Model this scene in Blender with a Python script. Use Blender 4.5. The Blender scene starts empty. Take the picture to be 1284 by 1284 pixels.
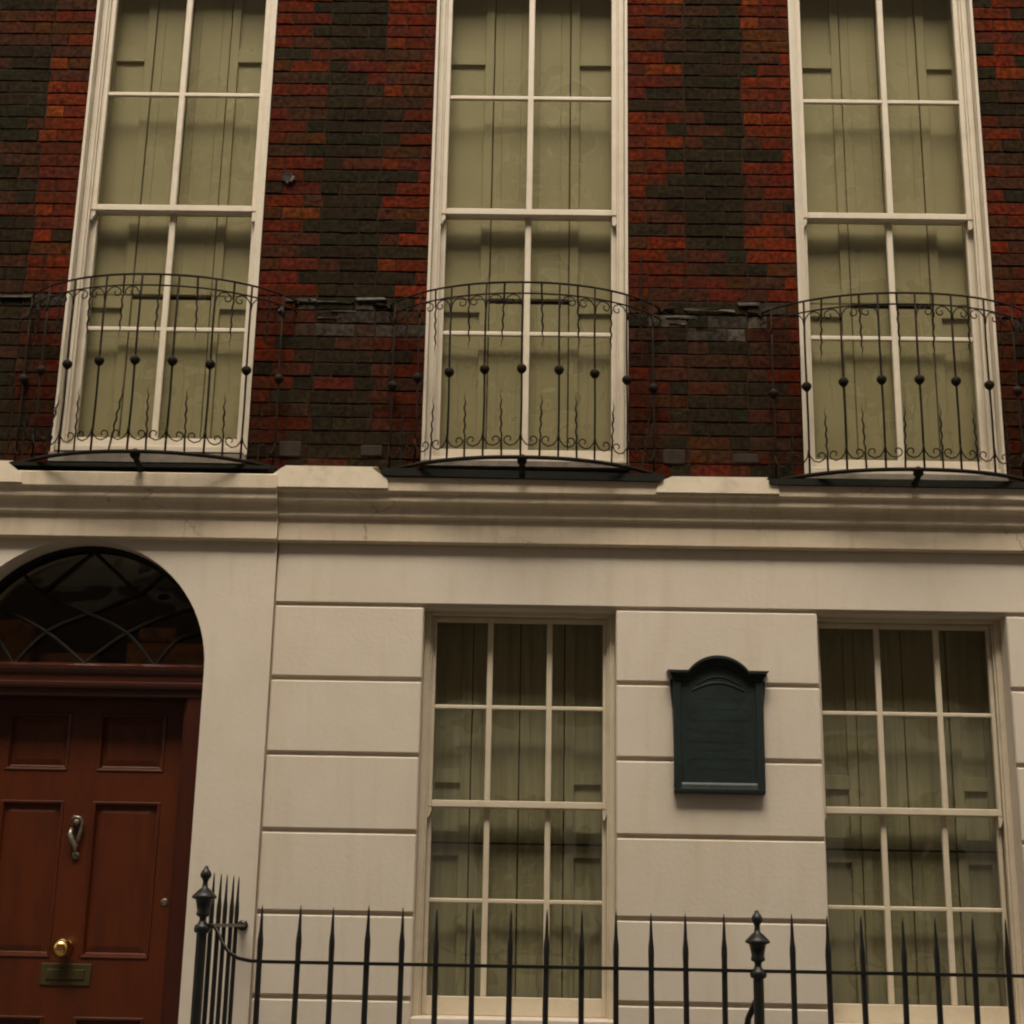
import bpy, bmesh, math, random
from mathutils import Vector, Matrix
random.seed(7)
S = bpy.context.scene
R = math.radians
PI = math.pi

# ---------------------------------------------------------------- camera
cam_d = bpy.data.cameras.new("camera"); cam = bpy.data.objects.new("camera", cam_d)
S.collection.objects.link(cam); S.camera = cam
cam_d.sensor_fit = 'HORIZONTAL'; cam_d.sensor_width = 36.0
cam_d.lens = 36.0 * 1875.54 / 1284.0
cam_d.clip_end = 500
r_ = Vector((0.99978928, 0.01005033, 0.01789906)); u_ = Vector((-0.01457466, -0.26648434, 0.96372905))
w_ = Vector((-0.01445562, 0.96378685, 0.2662817))
m3 = Matrix((r_, u_, -w_)).transposed().to_4x4()
m3.translation = Vector((0, -7.5, 1.6)); cam.matrix_world = m3

# ---------------------------------------------------------------- sky, sun, exposure (overcast)
SUN_EL, SUN_AZ = R(57), R(182)          # azimuth: light comes from the street side
wd = bpy.data.worlds.new("World"); S.world = wd; wd.use_nodes = True
nt = wd.node_tree; nt.nodes.clear()
sky = nt.nodes.new('ShaderNodeTexSky'); sky.sky_type = 'NISHITA'; sky.sun_disc = False
sky.sun_elevation = SUN_EL; sky.sun_rotation = SUN_AZ; sky.dust_density = 6; sky.air_density = 1.0
hs = nt.nodes.new('ShaderNodeHueSaturation'); hs.inputs['Saturation'].default_value = 0.12
bg = nt.nodes.new('ShaderNodeBackground'); bg.inputs['Strength'].default_value = 0.10
wo = nt.nodes.new('ShaderNodeOutputWorld')
nt.links.new(sky.outputs[0], hs.inputs['Color']); nt.links.new(hs.outputs[0], bg.inputs['Color'])
nt.links.new(bg.outputs[0], wo.inputs['Surface'])
sd = bpy.data.lights.new("sun", 'SUN'); sd.energy = 1.3; sd.angle = R(28); sd.color = (1, .95, .86)
so = bpy.data.objects.new("sun", sd); S.collection.objects.link(so)
sdir = Vector((0.06 * -1, -math.cos(SUN_EL), math.sin(SUN_EL)))   # towards the sun
so.rotation_euler = sdir.to_track_quat('Z', 'Y').to_euler(); so.location = (0, -6, 14)
vs = S.view_settings
S.display_settings.display_device = 'sRGB'
vs.view_transform = 'Standard'; vs.look = 'None'; vs.gamma = 1; vs.use_curve_mapping = False
vs.exposure = 1.02
vs.use_white_balance = True; vs.white_balance_temperature = 7300; vs.white_balance_tint = 11

# ---------------------------------------------------------------- helpers
COL = S.collection
ORG = {}
def setp(o, label=None, cat=None, group=None, kind=None):
    for k, v in (('label', label), ('category', cat), ('group', group), ('kind', kind)):
        if v: o[k] = v
    return o
def thing(name, loc, label, cat, group=None):
    o = bpy.data.objects.new(name, None); COL.objects.link(o); o.location = loc
    o.empty_display_size = .1; ORG[o] = Vector(loc)
    return setp(o, label, cat, group)
def link(name, me, parent=None, loc=None):
    o = bpy.data.objects.new(name, me); COL.objects.link(o)
    if parent is not None:
        o.parent = parent; po = ORG[parent]
    else: po = Vector((0, 0, 0))
    L = Vector(loc) if loc is not None else po
    o.location = L - po; ORG[o] = L
    return o
def obj(name, bm, mat, parent=None, kind=None, label=None, loc=None, smooth=False):
    """mesh built in world coordinates; loc = origin of the object"""
    L = Vector(loc) if loc is not None else (ORG[parent] if parent is not None else Vector((0, 0, 0)))
    bmesh.ops.translate(bm, verts=bm.verts, vec=-L)
    bmesh.ops.recalc_face_normals(bm, faces=bm.faces)
    me = bpy.data.meshes.new(name); bm.to_mesh(me); bm.free()
    if smooth:
        for p in me.polygons: p.use_smooth = True
    mats = mat if isinstance(mat, (list, tuple)) else [mat]
    for m in mats: me.materials.append(m)
    o = link(name, me, parent, L)
    return setp(o, label, None, None, kind)
def NB(): return bmesh.new()
def box(bm, x0, x1, y0, y1, z0, z1, bev=0):
    t = bmesh.new() if bev else bm
    vs_ = [t.verts.new(p) for p in ((x0,y0,z0),(x1,y0,z0),(x1,y1,z0),(x0,y1,z0),(x0,y0,z1),(x1,y0,z1),(x1,y1,z1),(x0,y1,z1))]
    for f in ((0,3,2,1),(4,5,6,7),(0,1,5,4),(1,2,6,5),(2,3,7,6),(3,0,4,7)): t.faces.new([vs_[i] for i in f])
    if bev:
        bmesh.ops.bevel(t, geom=list(t.edges), offset=bev, segments=1, affect='EDGES', clamp_overlap=True)
        merge(bm, t)
    return bm
def merge(bm, t):
    mp = {v: bm.verts.new(v.co) for v in t.verts}
    for f in t.faces:
        try: bm.faces.new([mp[v] for v in f.verts])
        except ValueError: pass
    t.free()
def prism_x(bm, prof, x0, x1, cut0=0, cut1=0):
    """extrude closed (y,z) profile along x"""
    a = [bm.verts.new((x0, y, z)) for y, z in prof]; b = [bm.verts.new((x1, y, z)) for y, z in prof]
    n = len(prof)
    for i in range(n): bm.faces.new((a[i], a[(i+1) % n], b[(i+1) % n], b[i]))
    bm.faces.new(a[::-1]); bm.faces.new(b)
def prism_y(bm, pts, y0, y1):
    """extrude closed (x,z) outline from y0 to y1"""
    a = [bm.verts.new((x, y0, z)) for x, z in pts]; b = [bm.verts.new((x, y1, z)) for x, z in pts]
    n = len(pts)
    for i in range(n): bm.faces.new((a[i], a[(i+1) % n], b[(i+1) % n], b[i]))
    bm.faces.new(a[::-1]); bm.faces.new(b)
def tube(bm, pts, r, n=6, taper=None, closed_ends=True):
    pts = [Vector(p) for p in pts]; rings = []
    up = Vector((0.13, 0.21, 0.97))
    for i, p in enumerate(pts):
        d = (pts[min(i+1, len(pts)-1)] - pts[max(i-1, 0)]).normalized()
        a = d.cross(up)
        if a.length < .05: a = d.cross(Vector((1, .1, 0)))
        a.normalize(); b = d.cross(a)
        rr = r if taper is None else taper[i]
        rings.append([bm.verts.new(p + rr*(math.cos(2*PI*k/n)*a + math.sin(2*PI*k/n)*b)) for k in range(n)])
    for i in range(len(rings)-1):
        for k in range(n):
            bm.faces.new((rings[i][k], rings[i][(k+1) % n], rings[i+1][(k+1) % n], rings[i+1][k]))
    bm.faces.new(rings[0][::-1]); bm.faces.new(rings[-1])
def lathe(bm, prof, cx, cy, n=12, sq=False):
    """prof: (r,z) bottom to top round vertical axis"""
    rings = []
    for r, z in prof:
        rings.append([bm.verts.new((cx + r*math.cos(2*PI*(k+.5)/n), cy + r*math.sin(2*PI*(k+.5)/n), z)) for k in range(n)])
    for i in range(len(rings)-1):
        for k in range(n): bm.faces.new((rings[i][k], rings[i][(k+1) % n], rings[i+1][(k+1) % n], rings[i+1][k]))
    bm.faces.new(rings[0][::-1]); bm.faces.new(rings[-1])
def lathe_y(bm, prof, cx, cz, n=16):
    """prof: (r,y) round an axis along y"""
    rings = [[bm.verts.new((cx + r*math.cos(2*PI*k/n), y, cz + r*math.sin(2*PI*k/n))) for k in range(n)] for r, y in prof]
    for i in range(len(rings)-1):
        for k in range(n): bm.faces.new((rings[i][k], rings[i][(k+1) % n], rings[i+1][(k+1) % n], rings[i+1][k]))
    bm.faces.new(rings[0][::-1]); bm.faces.new(rings[-1])

# ---------------------------------------------------------------- materials
def mat(name, c1, c2=None, rough=.6, scale=8, bump=.0, bscale=60, spec=.4, metal=0, stretch=(1,1,1), c3=None, s3=2, a3=.5, stain=None, coat=0):
    m = bpy.data.materials.new(name); m.use_nodes = True; t = m.node_tree; N = t.nodes; Lk = t.links
    b = N['Principled BSDF']; b.inputs['Roughness'].default_value = rough
    b.inputs['Specular IOR Level'].default_value = spec; b.inputs['Metallic'].default_value = metal
    b.inputs['Coat Weight'].default_value = coat
    g = N.new('ShaderNodeNewGeometry')
    mp = N.new('ShaderNodeMapping'); mp.inputs['Scale'].default_value = stretch
    Lk.new(g.outputs['Position'], mp.inputs['Vector'])
    out = None
    c2 = c2 or tuple(v*.85 for v in c1)
    n1 = N.new('ShaderNodeTexNoise'); n1.inputs['Scale'].default_value = scale; n1.inputs['Detail'].default_value = 6
    n1.inputs['Roughness'].default_value = .65
    Lk.new(mp.outputs[0], n1.inputs['Vector'])
    rp = N.new('ShaderNodeMapRange'); rp.inputs[1].default_value = .35; rp.inputs[2].default_value = .65
    Lk.new(n1.outputs['Fac'], rp.inputs[0])
    mx = N.new('ShaderNodeMix'); mx.data_type = 'RGBA'
    mx.inputs[6].default_value = (*c1, 1); mx.inputs[7].default_value = (*c2, 1)
    Lk.new(rp.outputs[0], mx.inputs[0]); out = mx.outputs[2]
    if c3:
        n3 = N.new('ShaderNodeTexNoise'); n3.inputs['Scale'].default_value = s3; n3.inputs['Detail'].default_value = 7
        n3.inputs['Roughness'].default_value = .7
        Lk.new(mp.outputs[0], n3.inputs['Vector'])
        r3 = N.new('ShaderNodeMapRange'); r3.inputs[1].default_value = .5; r3.inputs[2].default_value = .75; r3.inputs[4].default_value = a3
        Lk.new(n3.outputs['Fac'], r3.inputs[0])
        m2 = N.new('ShaderNodeMix'); m2.data_type = 'RGBA'; m2.inputs[7].default_value = (*c3, 1)
        Lk.new(out, m2.inputs[6]); Lk.new(r3.outputs[0], m2.inputs[0]); out = m2.outputs[2]
    if stain:     # vertical run-off streaks and soot
        ms = N.new('ShaderNodeMapping'); ms.inputs['Scale'].default_value = (9, 9, 1.1)
        Lk.new(g.outputs['Position'], ms.inputs['Vector'])
        ns = N.new('ShaderNodeTexNoise'); ns.inputs['Scale'].default_value = 1.6; ns.inputs['Detail'].default_value = 8
        Lk.new(ms.outputs[0], ns.inputs['Vector'])
        rs = N.new('ShaderNodeMapRange'); rs.inputs[1].default_value = .52; rs.inputs[2].default_value = .8; rs.inputs[4].default_value = stain[1]
        Lk.new(ns.outputs['Fac'], rs.inputs[0])
        m4 = N.new('ShaderNodeMix'); m4.data_type = 'RGBA'; m4.inputs[7].default_value = (*stain[0], 1)
        Lk.new(out, m4.inputs[6]); Lk.new(rs.outputs[0], m4.inputs[0]); out = m4.outputs[2]
    if name == 'stucco_cornice':      # hairline cracks, broken up by a patch mask
        nd = N.new('ShaderNodeTexNoise'); nd.inputs['Scale'].default_value = 5; nd.inputs['Detail'].default_value = 6
        Lk.new(g.outputs['Position'], nd.inputs['Vector'])
        ad = N.new('ShaderNodeMix'); ad.data_type = 'RGBA'; ad.blend_type = 'ADD'; ad.inputs[0].default_value = .35
        Lk.new(g.outputs['Position'], ad.inputs[6]); Lk.new(nd.outputs['Color'], ad.inputs[7])
        vo = N.new('ShaderNodeTexVoronoi'); vo.feature = 'DISTANCE_TO_EDGE'; vo.inputs['Scale'].default_value = 1.1
        Lk.new(ad.outputs[2], vo.inputs['Vector'])
        rv = N.new('ShaderNodeMapRange'); rv.inputs[1].default_value = .0; rv.inputs[2].default_value = .006; rv.inputs[3].default_value = .8; rv.inputs[4].default_value = 0
        Lk.new(vo.outputs['Distance'], rv.inputs[0])
        np_ = N.new('ShaderNodeTexNoise'); np_.inputs['Scale'].default_value = 1.7
        Lk.new(g.outputs['Position'], np_.inputs['Vector'])
        rq = N.new('ShaderNodeMapRange'); rq.inputs[1].default_value = .52; rq.inputs[2].default_value = .60
        Lk.new(np_.outputs['Fac'], rq.inputs[0])
        mu = N.new('ShaderNodeMath'); mu.operation = 'MULTIPLY'; Lk.new(rv.outputs[0], mu.inputs[0]); Lk.new(rq.outputs[0], mu.inputs[1])
        m5 = N.new('ShaderNodeMix'); m5.data_type = 'RGBA'; m5.inputs[7].default_value = (.30, .22, .14, 1)
        Lk.new(out, m5.inputs[6]); Lk.new(mu.outputs[0], m5.inputs[0]); out = m5.outputs[2]
    Lk.new(out, b.inputs['Base Color'])
    if bump:
        nb = N.new('ShaderNodeTexNoise'); nb.inputs['Scale'].default_value = bscale; nb.inputs['Detail'].default_value = 5
        Lk.new(mp.outputs[0], nb.inputs['Vector'])
        bp = N.new('ShaderNodeBump'); bp.inputs['Strength'].default_value = bump; bp.inputs['Distance'].default_value = .004
        Lk.new(nb.outputs['Fac'], bp.inputs['Height']); Lk.new(bp.outputs[0], b.inputs['Normal'])
    return m
def brick_mat(name, attr=False):
    m = bpy.data.materials.new(name); m.use_nodes = True; t = m.node_tree; N = t.nodes; Lk = t.links
    b = N['Principled BSDF']; b.inputs['Roughness'].default_value = 1.0; b.inputs['Specular IOR Level'].default_value = .04
    if attr:
        a = N.new('ShaderNodeAttribute'); a.attribute_name = 'tint'; src = a.outputs['Color']
    else:
        a = N.new('ShaderNodeObjectInfo'); src = a.outputs['Color']
    g = N.new('ShaderNodeNewGeometry')
    n1 = N.new('ShaderNodeTexNoise'); n1.inputs['Scale'].default_value = 9; n1.inputs['Detail'].default_value = 9; n1.inputs['Roughness'].default_value = .7
    Lk.new(g.outputs['Position'], n1.inputs['Vector'])
    r1 = N.new('ShaderNodeMapRange'); r1.inputs[1].default_value = .34; r1.inputs[2].default_value = .66; r1.inputs[4].default_value = .62
    Lk.new(n1.outputs['Fac'], r1.inputs[0])
    m1 = N.new('ShaderNodeMix'); m1.data_type = 'RGBA'; m1.inputs[7].default_value = (.021, .0155, .009, 1)   # soot
    Lk.new(src, m1.inputs[6]); Lk.new(r1.outputs[0], m1.inputs[0])
    n2 = N.new('ShaderNodeTexNoise'); n2.inputs['Scale'].default_value = 38; n2.inputs['Detail'].default_value = 7
    Lk.new(g.outputs['Position'], n2.inputs['Vector'])
    r2 = N.new('ShaderNodeMapRange'); r2.inputs[1].default_value = .3; r2.inputs[2].default_value = .7; r2.inputs[3].default_value = .35; r2.inputs[4].default_value = 1.6
    Lk.new(n2.outputs['Fac'], r2.inputs[0])
    hv = N.new('ShaderNodeHueSaturation'); Lk.new(r2.outputs[0], hv.inputs['Value']); Lk.new(m1.outputs[2], hv.inputs['Color'])
    n4 = N.new('ShaderNodeTexNoise'); n4.inputs['Scale'].default_value = 3.2; n4.inputs['Detail'].default_value = 8; n4.inputs['Roughness'].default_value = .6
    ms = N.new('ShaderNodeMapping'); ms.inputs['Scale'].default_value = (1, 1, 2.2)
    Lk.new(g.outputs['Position'], ms.inputs['Vector']); Lk.new(ms.outputs[0], n4.inputs['Vector'])
    r4 = N.new('ShaderNodeMapRange'); r4.inputs[1].default_value = .42; r4.inputs[2].default_value = .70; r4.inputs[4].default_value = .5
    Lk.new(n4.outputs['Fac'], r4.inputs[0])
    m4 = N.new('ShaderNodeMix'); m4.data_type = 'RGBA'; m4.inputs[7].default_value = (.022, .0155, .0085, 1)
    Lk.new(hv.outputs[0], m4.inputs[6]); Lk.new(r4.outputs[0], m4.inputs[0])
    Lk.new(m4.outputs[2], b.inputs['Base Color'])
    bp = N.new('ShaderNodeBump'); bp.inputs['Strength'].default_value = .6; bp.inputs['Distance'].default_value = .004
    Lk.new(n2.outputs['Fac'], bp.inputs['Height']); Lk.new(bp.outputs[0], b.inputs['Normal'])
    return m
def glass_mat(name, tint=(.93, .94, .90), wob=.6):
    m = bpy.data.materials.new(name); m.use_nodes = True; t = m.node_tree; N = t.nodes; Lk = t.links; N.clear()
    o = N.new('ShaderNodeOutputMaterial'); tr = N.new('ShaderNodeBsdfTransparent'); tr.inputs[0].default_value = (*tint, 1)
    gl = N.new('ShaderNodeBsdfGlossy'); gl.inputs['Roughness'].default_value = .02
    lw = N.new('ShaderNodeLayerWeight'); lw.inputs['Blend'].default_value = .5     # Facing: same from both sides of the pane
    pw = N.new('ShaderNodeMath'); pw.operation = 'POWER'; pw.inputs[1].default_value = 5
    fr = N.new('ShaderNodeMapRange'); fr.inputs[3].default_value = .085; fr.inputs[4].default_value = 1.0
    Lk.new(lw.outputs['Facing'], pw.inputs[0]); Lk.new(pw.outputs[0], fr.inputs[0])
    mx = N.new('ShaderNodeMixShader'); g = N.new('ShaderNodeNewGeometry')
    n = N.new('ShaderNodeTexNoise'); n.inputs['Scale'].default_value = 2.6; n.inputs['Detail'].default_value = 2
    bp = N.new('ShaderNodeBump'); bp.inputs['Strength'].default_value = wob; bp.inputs['Distance'].default_value = .02
    Lk.new(g.outputs['Position'], n.inputs['Vector']); Lk.new(n.outputs['Fac'], bp.inputs['Height'])
    Lk.new(bp.outputs[0], gl.inputs['Normal'])
    Lk.new(fr.outputs[0], mx.inputs[0]); Lk.new(tr.outputs[0], mx.inputs[1]); Lk.new(gl.outputs[0], mx.inputs[2])
    Lk.new(mx.outputs[0], o.inputs['Surface'])
    return m

STUC = (.665, .575, .47)
M = dict(
 stucco=mat('stucco', STUC, (.63, .54, .435), .75, 3, .25, 45, .25, c3=(.60, .51, .36), s3=1.3, a3=.5, stain=((.52, .42, .28), .35)),
 stucco_cornice=mat('stucco_cornice', (.68, .565, .42), (.64, .52, .38), .75, 5, .3, 40, .25, c3=(.52, .42, .28), s3=4, a3=.45, stain=((.38, .29, .17), .5)),
 lead=mat('painted_lead', (.74, .63, .48), (.68, .57, .42), .6, 9, .3, 30, .3, c3=(.32, .27, .18), s3=6, a3=.6),
 wpaint=mat('window_paint', (.63, .55, .435), (.58, .505, .395), .42, 9, .1, 80, .4, c3=(.45, .37, .25), s3=7, a3=.5),
 gpaint=mat('ground_window_paint', (.64, .55, .41), (.59, .50, .37), .45, 9, .1, 80, .4, c3=(.42, .34, .23), s3=6, a3=.5),
 shut=mat('shutter_paint', (.375, .31, .185), (.34, .28, .165), .55, 3, .08, 40, .3, c3=(.30, .245, .15), s3=2.5, a3=.45),
 shutg=mat('ground_shutter_paint', (.38, .33, .215), (.29, .255, .16), .6, 3, .1, 30, .3, stretch=(11, 11, .6), c3=(.18, .16, .095), s3=2, a3=.75),
 iron=mat('black_iron', (.012, .009, .006), (.018, .013, .008), .7, 30, .4, 90, .12, c3=(.055, .026, .012), s3=14, a3=.7),
 irong=mat('railing_black_gloss_paint', (.007, .007, .005), (.012, .011, .008), .38, 30, .25, 120, .5),
 slab=mat('dirty_lead_slab', (.016, .015, .009), (.009, .010, .006), .8, 10, .4, 40, .2),
 sill=mat('grey_sill', (.24, .20, .155), (.15, .125, .095), .7, 10, .3, 40, .3, c3=(.07, .06, .045), s3=9, a3=.8),
 mortar=mat('dark_mortar', (.036, .021, .013), (.024, .016, .010), .95, 25, .5, 60, .1),
 ledge=mat('pale_mortar_ledge', (.15, .13, .10), (.05, .043, .035), .9, 30, .6, 60, .2),
 door=mat('door_red_paint', (.092, .0175, .0036), (.068, .013, .003), .34, 5, .12, 60, .45, stretch=(3, 3, .6), c3=(.04, .009, .003), s3=2.5, a3=.5),
 dframe=mat('door_frame_paint', (.055, .011, .004), (.042, .008, .003), .32, 6, .1, 60, .5),
 brass=mat('polished_brass', (.75, .46, .16), (.6, .36, .12), .17, 20, .05, 50, .5, metal=1),
 brassd=mat('tarnished_brass', (.060, .044, .012), (.042, .030, .010), .6, 25, .3, 60, .3, metal=.15),
 brassp=mat('worn_brass', (.40, .36, .28), (.16, .13, .09), .35, 30, .2, 60, .5, metal=.8),
 bronze=mat('bronze_plaque', (.013, .021, .018), (.009, .014, .013), .45, 12, .5, 55, .4, c3=(.018, .036, .032), s3=5, a3=.7),
 fanbar=mat('fanlight_bar_paint', (.010, .008, .005), (.013, .010, .006), .7, 20, .1, 50, .2),
 glass=glass_mat('window_glass'), fglass=glass_mat('fanlight_glass', (.8, .8, .7), .5),
 plaster=mat('hall_plaster', (.8, .78, .68), (.75, .72, .62), .8, 3),
 hall=mat('hall_wall', (.12, .07, .03), (.06, .035, .016), .8, 2),
 asphalt=mat('asphalt', (.05, .05, .048), (.04, .04, .038), .9, 30, .5, 120, .2),
 paving=mat('york_stone', (.25, .23, .19), (.20, .18, .15), .85, 4, .3, 50, .2),
 opp=mat('opposite_brick', (.16, .10, .06), (.10, .06, .04), .9, 6, .3, 40, .2),
 oppw2=mat('opposite_stock_brick', (.36, .30, .21), (.28, .23, .16), .9, 6, .3, 40, .2),
 oppw=mat('opposite_white', (.55, .5, .42), (.5, .45, .38), .7, 5),
 dark=mat('dark_interior', (.03, .025, .02), (.02, .018, .015), .9, 4),
 brick=brick_mat('brick_face'), brickj=brick_mat('brick_face_joined', True),
)

# ================================================================ measurements (metres; wall plane y=0)
W1 = dict(x0=-2.554, x1=-1.517, zb=3.985, c=-2.045)
W2 = dict(x0=-0.595, x1=0.493, zb=3.947, c=-0.050)
W3 = dict(x0=1.415, x1=2.464, zb=3.917, c=1.960)
UP = [W1, W2, W3]; ZT = 7.02
G1 = dict(x0=-0.552, x1=0.428, c=-0.060); G2 = dict(x0=1.447, x1=2.404, c=1.932)
GT, GB = 3.160, 1.12
DC, DR, DS = -2.312, .664, 2.818        # door arch centre x, radius, springing
XL, XR = -3.75, 3.75

house = thing('terraced_house', (0, 0, 0), 'dark brick terraced house with cream stucco ground floor, red door and tall sash windows', 'house')

# ---------------------------------------------------------------- brick wall backing and bricks
bm = NB()
edges = [XL, W1['x0'], W1['x1'], W2['x0'], W2['x1'], W3['x0'], W3['x1'], XR]
for i in (0, 2, 4, 6): box(bm, edges[i], edges[i+1], .006, .36, 3.80, ZT)
box(bm, XL, XR, .006, .36, ZT, 9.4)
for w in UP: box(bm, w['x0'], w['x1'], .012, .36, 3.80, w['zb'] - .008)
brick_wall = obj('brick_wall', bm, M['mortar'], house)

COURSE, JT = .0765, .0058
def brick_mesh(L, H, seed):
    rnd = random.Random(seed); bm = NB()
    D = .09; c = .0028; hx, hz = L/2, H/2
    def jit(a): return rnd.uniform(-a, a)
    base = [(-1, -1), (-.35, -1), (.35, -1), (1, -1), (1, 1), (.35, 1), (-.35, 1), (-1, 1)]
    o = [(sx*hx + jit(.0022), c + jit(.0012), sz*hz + jit(.0024)) for sx, sz in base]
    f = [(x*(1-(c+.0012)/hx) , -.0005 + jit(.0010), z*(1-(c+.001)/hz)) for x, y, z in o]
    b = [(x, D, z) for x, y, z in o]
    V = [[bm.verts.new(p) for p in ring] for ring in (f, o, b)]
    mid = bm.verts.new((jit(hx*.3), jit(.0018)-.0008, jit(hz*.3)))
    for k in range(8): bm.faces.new((V[0][k], V[0][(k+1) % 8], mid))
    for a_, b_ in ((0, 1), (1, 2)):
        for k in range(8): bm.faces.new((V[a_][k], V[b_][k], V[b_][(k+1) % 8], V[a_][(k+1) % 8]))
    bmesh.ops.recalc_face_normals(bm, faces=bm.faces)
    me = bpy.data.meshes.new('brick'); bm.to_mesh(me); bm.free(); me.materials.append(M['brick']); return me
_bc = {}
def get_brick(L, H):
    key = (round(L, 3), round(H, 3), random.randrange(6))
    if key not in _bc: _bc[key] = brick_mesh(key[0], key[1], len(_bc)*13+5)
    return _bc[key]
def vn(x, z, s=0):
    """cheap smooth value noise"""
    def h(i, j):
        q = math.sin(i*127.1 + j*311.7 + s*74.7)*43758.5453; return q - math.floor(q)
    i, j = math.floor(x), math.floor(z); fx, fz = x-i, z-j
    fx = fx*fx*(3-2*fx); fz = fz*fz*(3-2*fz)
    return (h(i, j)*(1-fx)+h(i+1, j)*fx)*(1-fz)+(h(i, j+1)*(1-fx)+h(i+1, j+1)*fx)*fz
REDS = [(0.0686, 0.0198, 0.0054), (0.0941, 0.0126, 0.007), (0.1196, 0.0137, 0.0038), (0.1018, 0.0123, 0.0038), (0.1328, 0.0159, 0.0043), (0.0886, 0.0116, 0.0038), (0.1107, 0.0123, 0.0043)]
ORNG = [(0.1616, 0.0269, 0.0055), (0.1346, 0.0202, 0.0049), (0.175, 0.035, 0.0073)]
DRKS = [(0.0205, 0.0137, 0.0073), (0.0173, 0.0131, 0.0073), (0.0257, 0.0144, 0.0073), (0.0166, 0.0157, 0.0084), (0.0205, 0.0125, 0.0073), (0.016, 0.0125, 0.0067), (0.0244, 0.0168, 0.0089)]
MIDR = [(0.0562, 0.0165, 0.009), (0.0675, 0.0158, 0.0083), (0.045, 0.0165, 0.009)]
def brick_colour(x, z, row, x0, x1, outer):
    dl = min(outer, key=lambda e: abs(x-e)); d = abs(x-dl)
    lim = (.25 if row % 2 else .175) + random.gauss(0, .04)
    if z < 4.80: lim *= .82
    rnd = random.random(); n = vn(x*2.2+7, z*5.5, 1)
    if d < lim:
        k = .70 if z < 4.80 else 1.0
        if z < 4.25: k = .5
        tip = row % 2 and d > .12 and z > 4.8
        if tip and random.random() < (.62 if dl > x else .25): c = random.choice(ORNG)
        elif d > lim - .07 and random.random() < .35: c = random.choice(MIDR)
        elif rnd < .93: c = random.choice(REDS)
        else: c = random.choice(DRKS)
        c = tuple(v*k*(.72+.56*vn(x*3, z*4, 3)) for v in c)
    else:
        if n > .72 and rnd < .7: c = random.choice(MIDR + REDS[:2])
        elif rnd < .07 or (d < lim + .10 and rnd < .40): c = random.choice(MIDR)
        else: c = tuple(v*(.8+.35*vn(x*4, z*6, 5)) for v in random.choice(DRKS))
    if 4.66 < z < 4.84 and d > .12 and random.random() < .55:
        c = random.choice([(.045, .036, .029), (.032, .026, .021), (.06, .047, .037), (.05, .026, .018)])
        if x > .6: c = tuple(v*1.5 for v in c)
    return c
allb = []
piers = [(XL, W1['x0'], [W1['x0']]), (W1['x1'], W2['x0'], [W1['x1'], W2['x0']]), (W2['x1'], W3['x0'], [W2['x1'], W3['x0']]), (W3['x1'], XR, [W3['x1']])]
ZB = 3.872
nrow = int((7.9-ZB)/COURSE)
for r in range(nrow):
    zc = ZB + r*COURSE + COURSE/2 + random.uniform(-.0015, .0015)
    runs = piers if zc < ZT else [(XL, XR, [99])]
    for (x0, x1, outer) in runs:
        x = x0 + .001; k = r % 2; first = True
        while x < x1 - .02:
            L = .215 if (k % 2 == 0) else .105
            if first and r % 2: L = .105
            if first and not (r % 2): L = .215
            L += random.uniform(-.006, .006)
            if not first and L < .13 and x - x0 < .13 and r % 2: L = .05      # closer
            if x1 - x - L < .06: L = x1 - x - .001
            xe = min(x + L, x1 - .001)
            allb.append((x + (xe - x)/2, zc, xe - x - JT, COURSE - JT + random.uniform(-.002, .001), r, x0, x1, outer))
            x = xe; k += 1; first = False
vis = sorted(allb, key=lambda b: (b[0]-0)**2*.55 + (b[1]-1.6)**2 + (0 if abs(b[0]) < 2.95 else 50))
single, joined = vis[:300], vis[300:]
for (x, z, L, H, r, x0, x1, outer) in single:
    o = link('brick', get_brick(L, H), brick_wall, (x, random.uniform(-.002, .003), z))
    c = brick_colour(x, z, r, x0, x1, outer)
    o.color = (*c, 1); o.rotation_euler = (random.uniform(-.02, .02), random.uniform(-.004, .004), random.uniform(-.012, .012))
bm = NB(); lay = bm.loops.layers.float_color.new('tint')
for (x, z, L, H, r, x0, x1, outer) in joined:
    n0 = len(bm.faces); y = random.uniform(-.002, .003)
    t = NB(); me = get_brick(L, H); t.from_mesh(me)
    bmesh.ops.transform(t, matrix=Matrix.Translation((x, y, z)) @ Matrix.Rotation(random.uniform(-.012, .012), 4, 'Z'), verts=t.verts)
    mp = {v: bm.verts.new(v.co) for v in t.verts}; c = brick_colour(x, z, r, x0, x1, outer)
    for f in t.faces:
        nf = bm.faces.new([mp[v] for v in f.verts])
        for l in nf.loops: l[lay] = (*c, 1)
    t.free()
obj('brick', bm, M['brickj'], brick_wall, kind='stuff')
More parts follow.
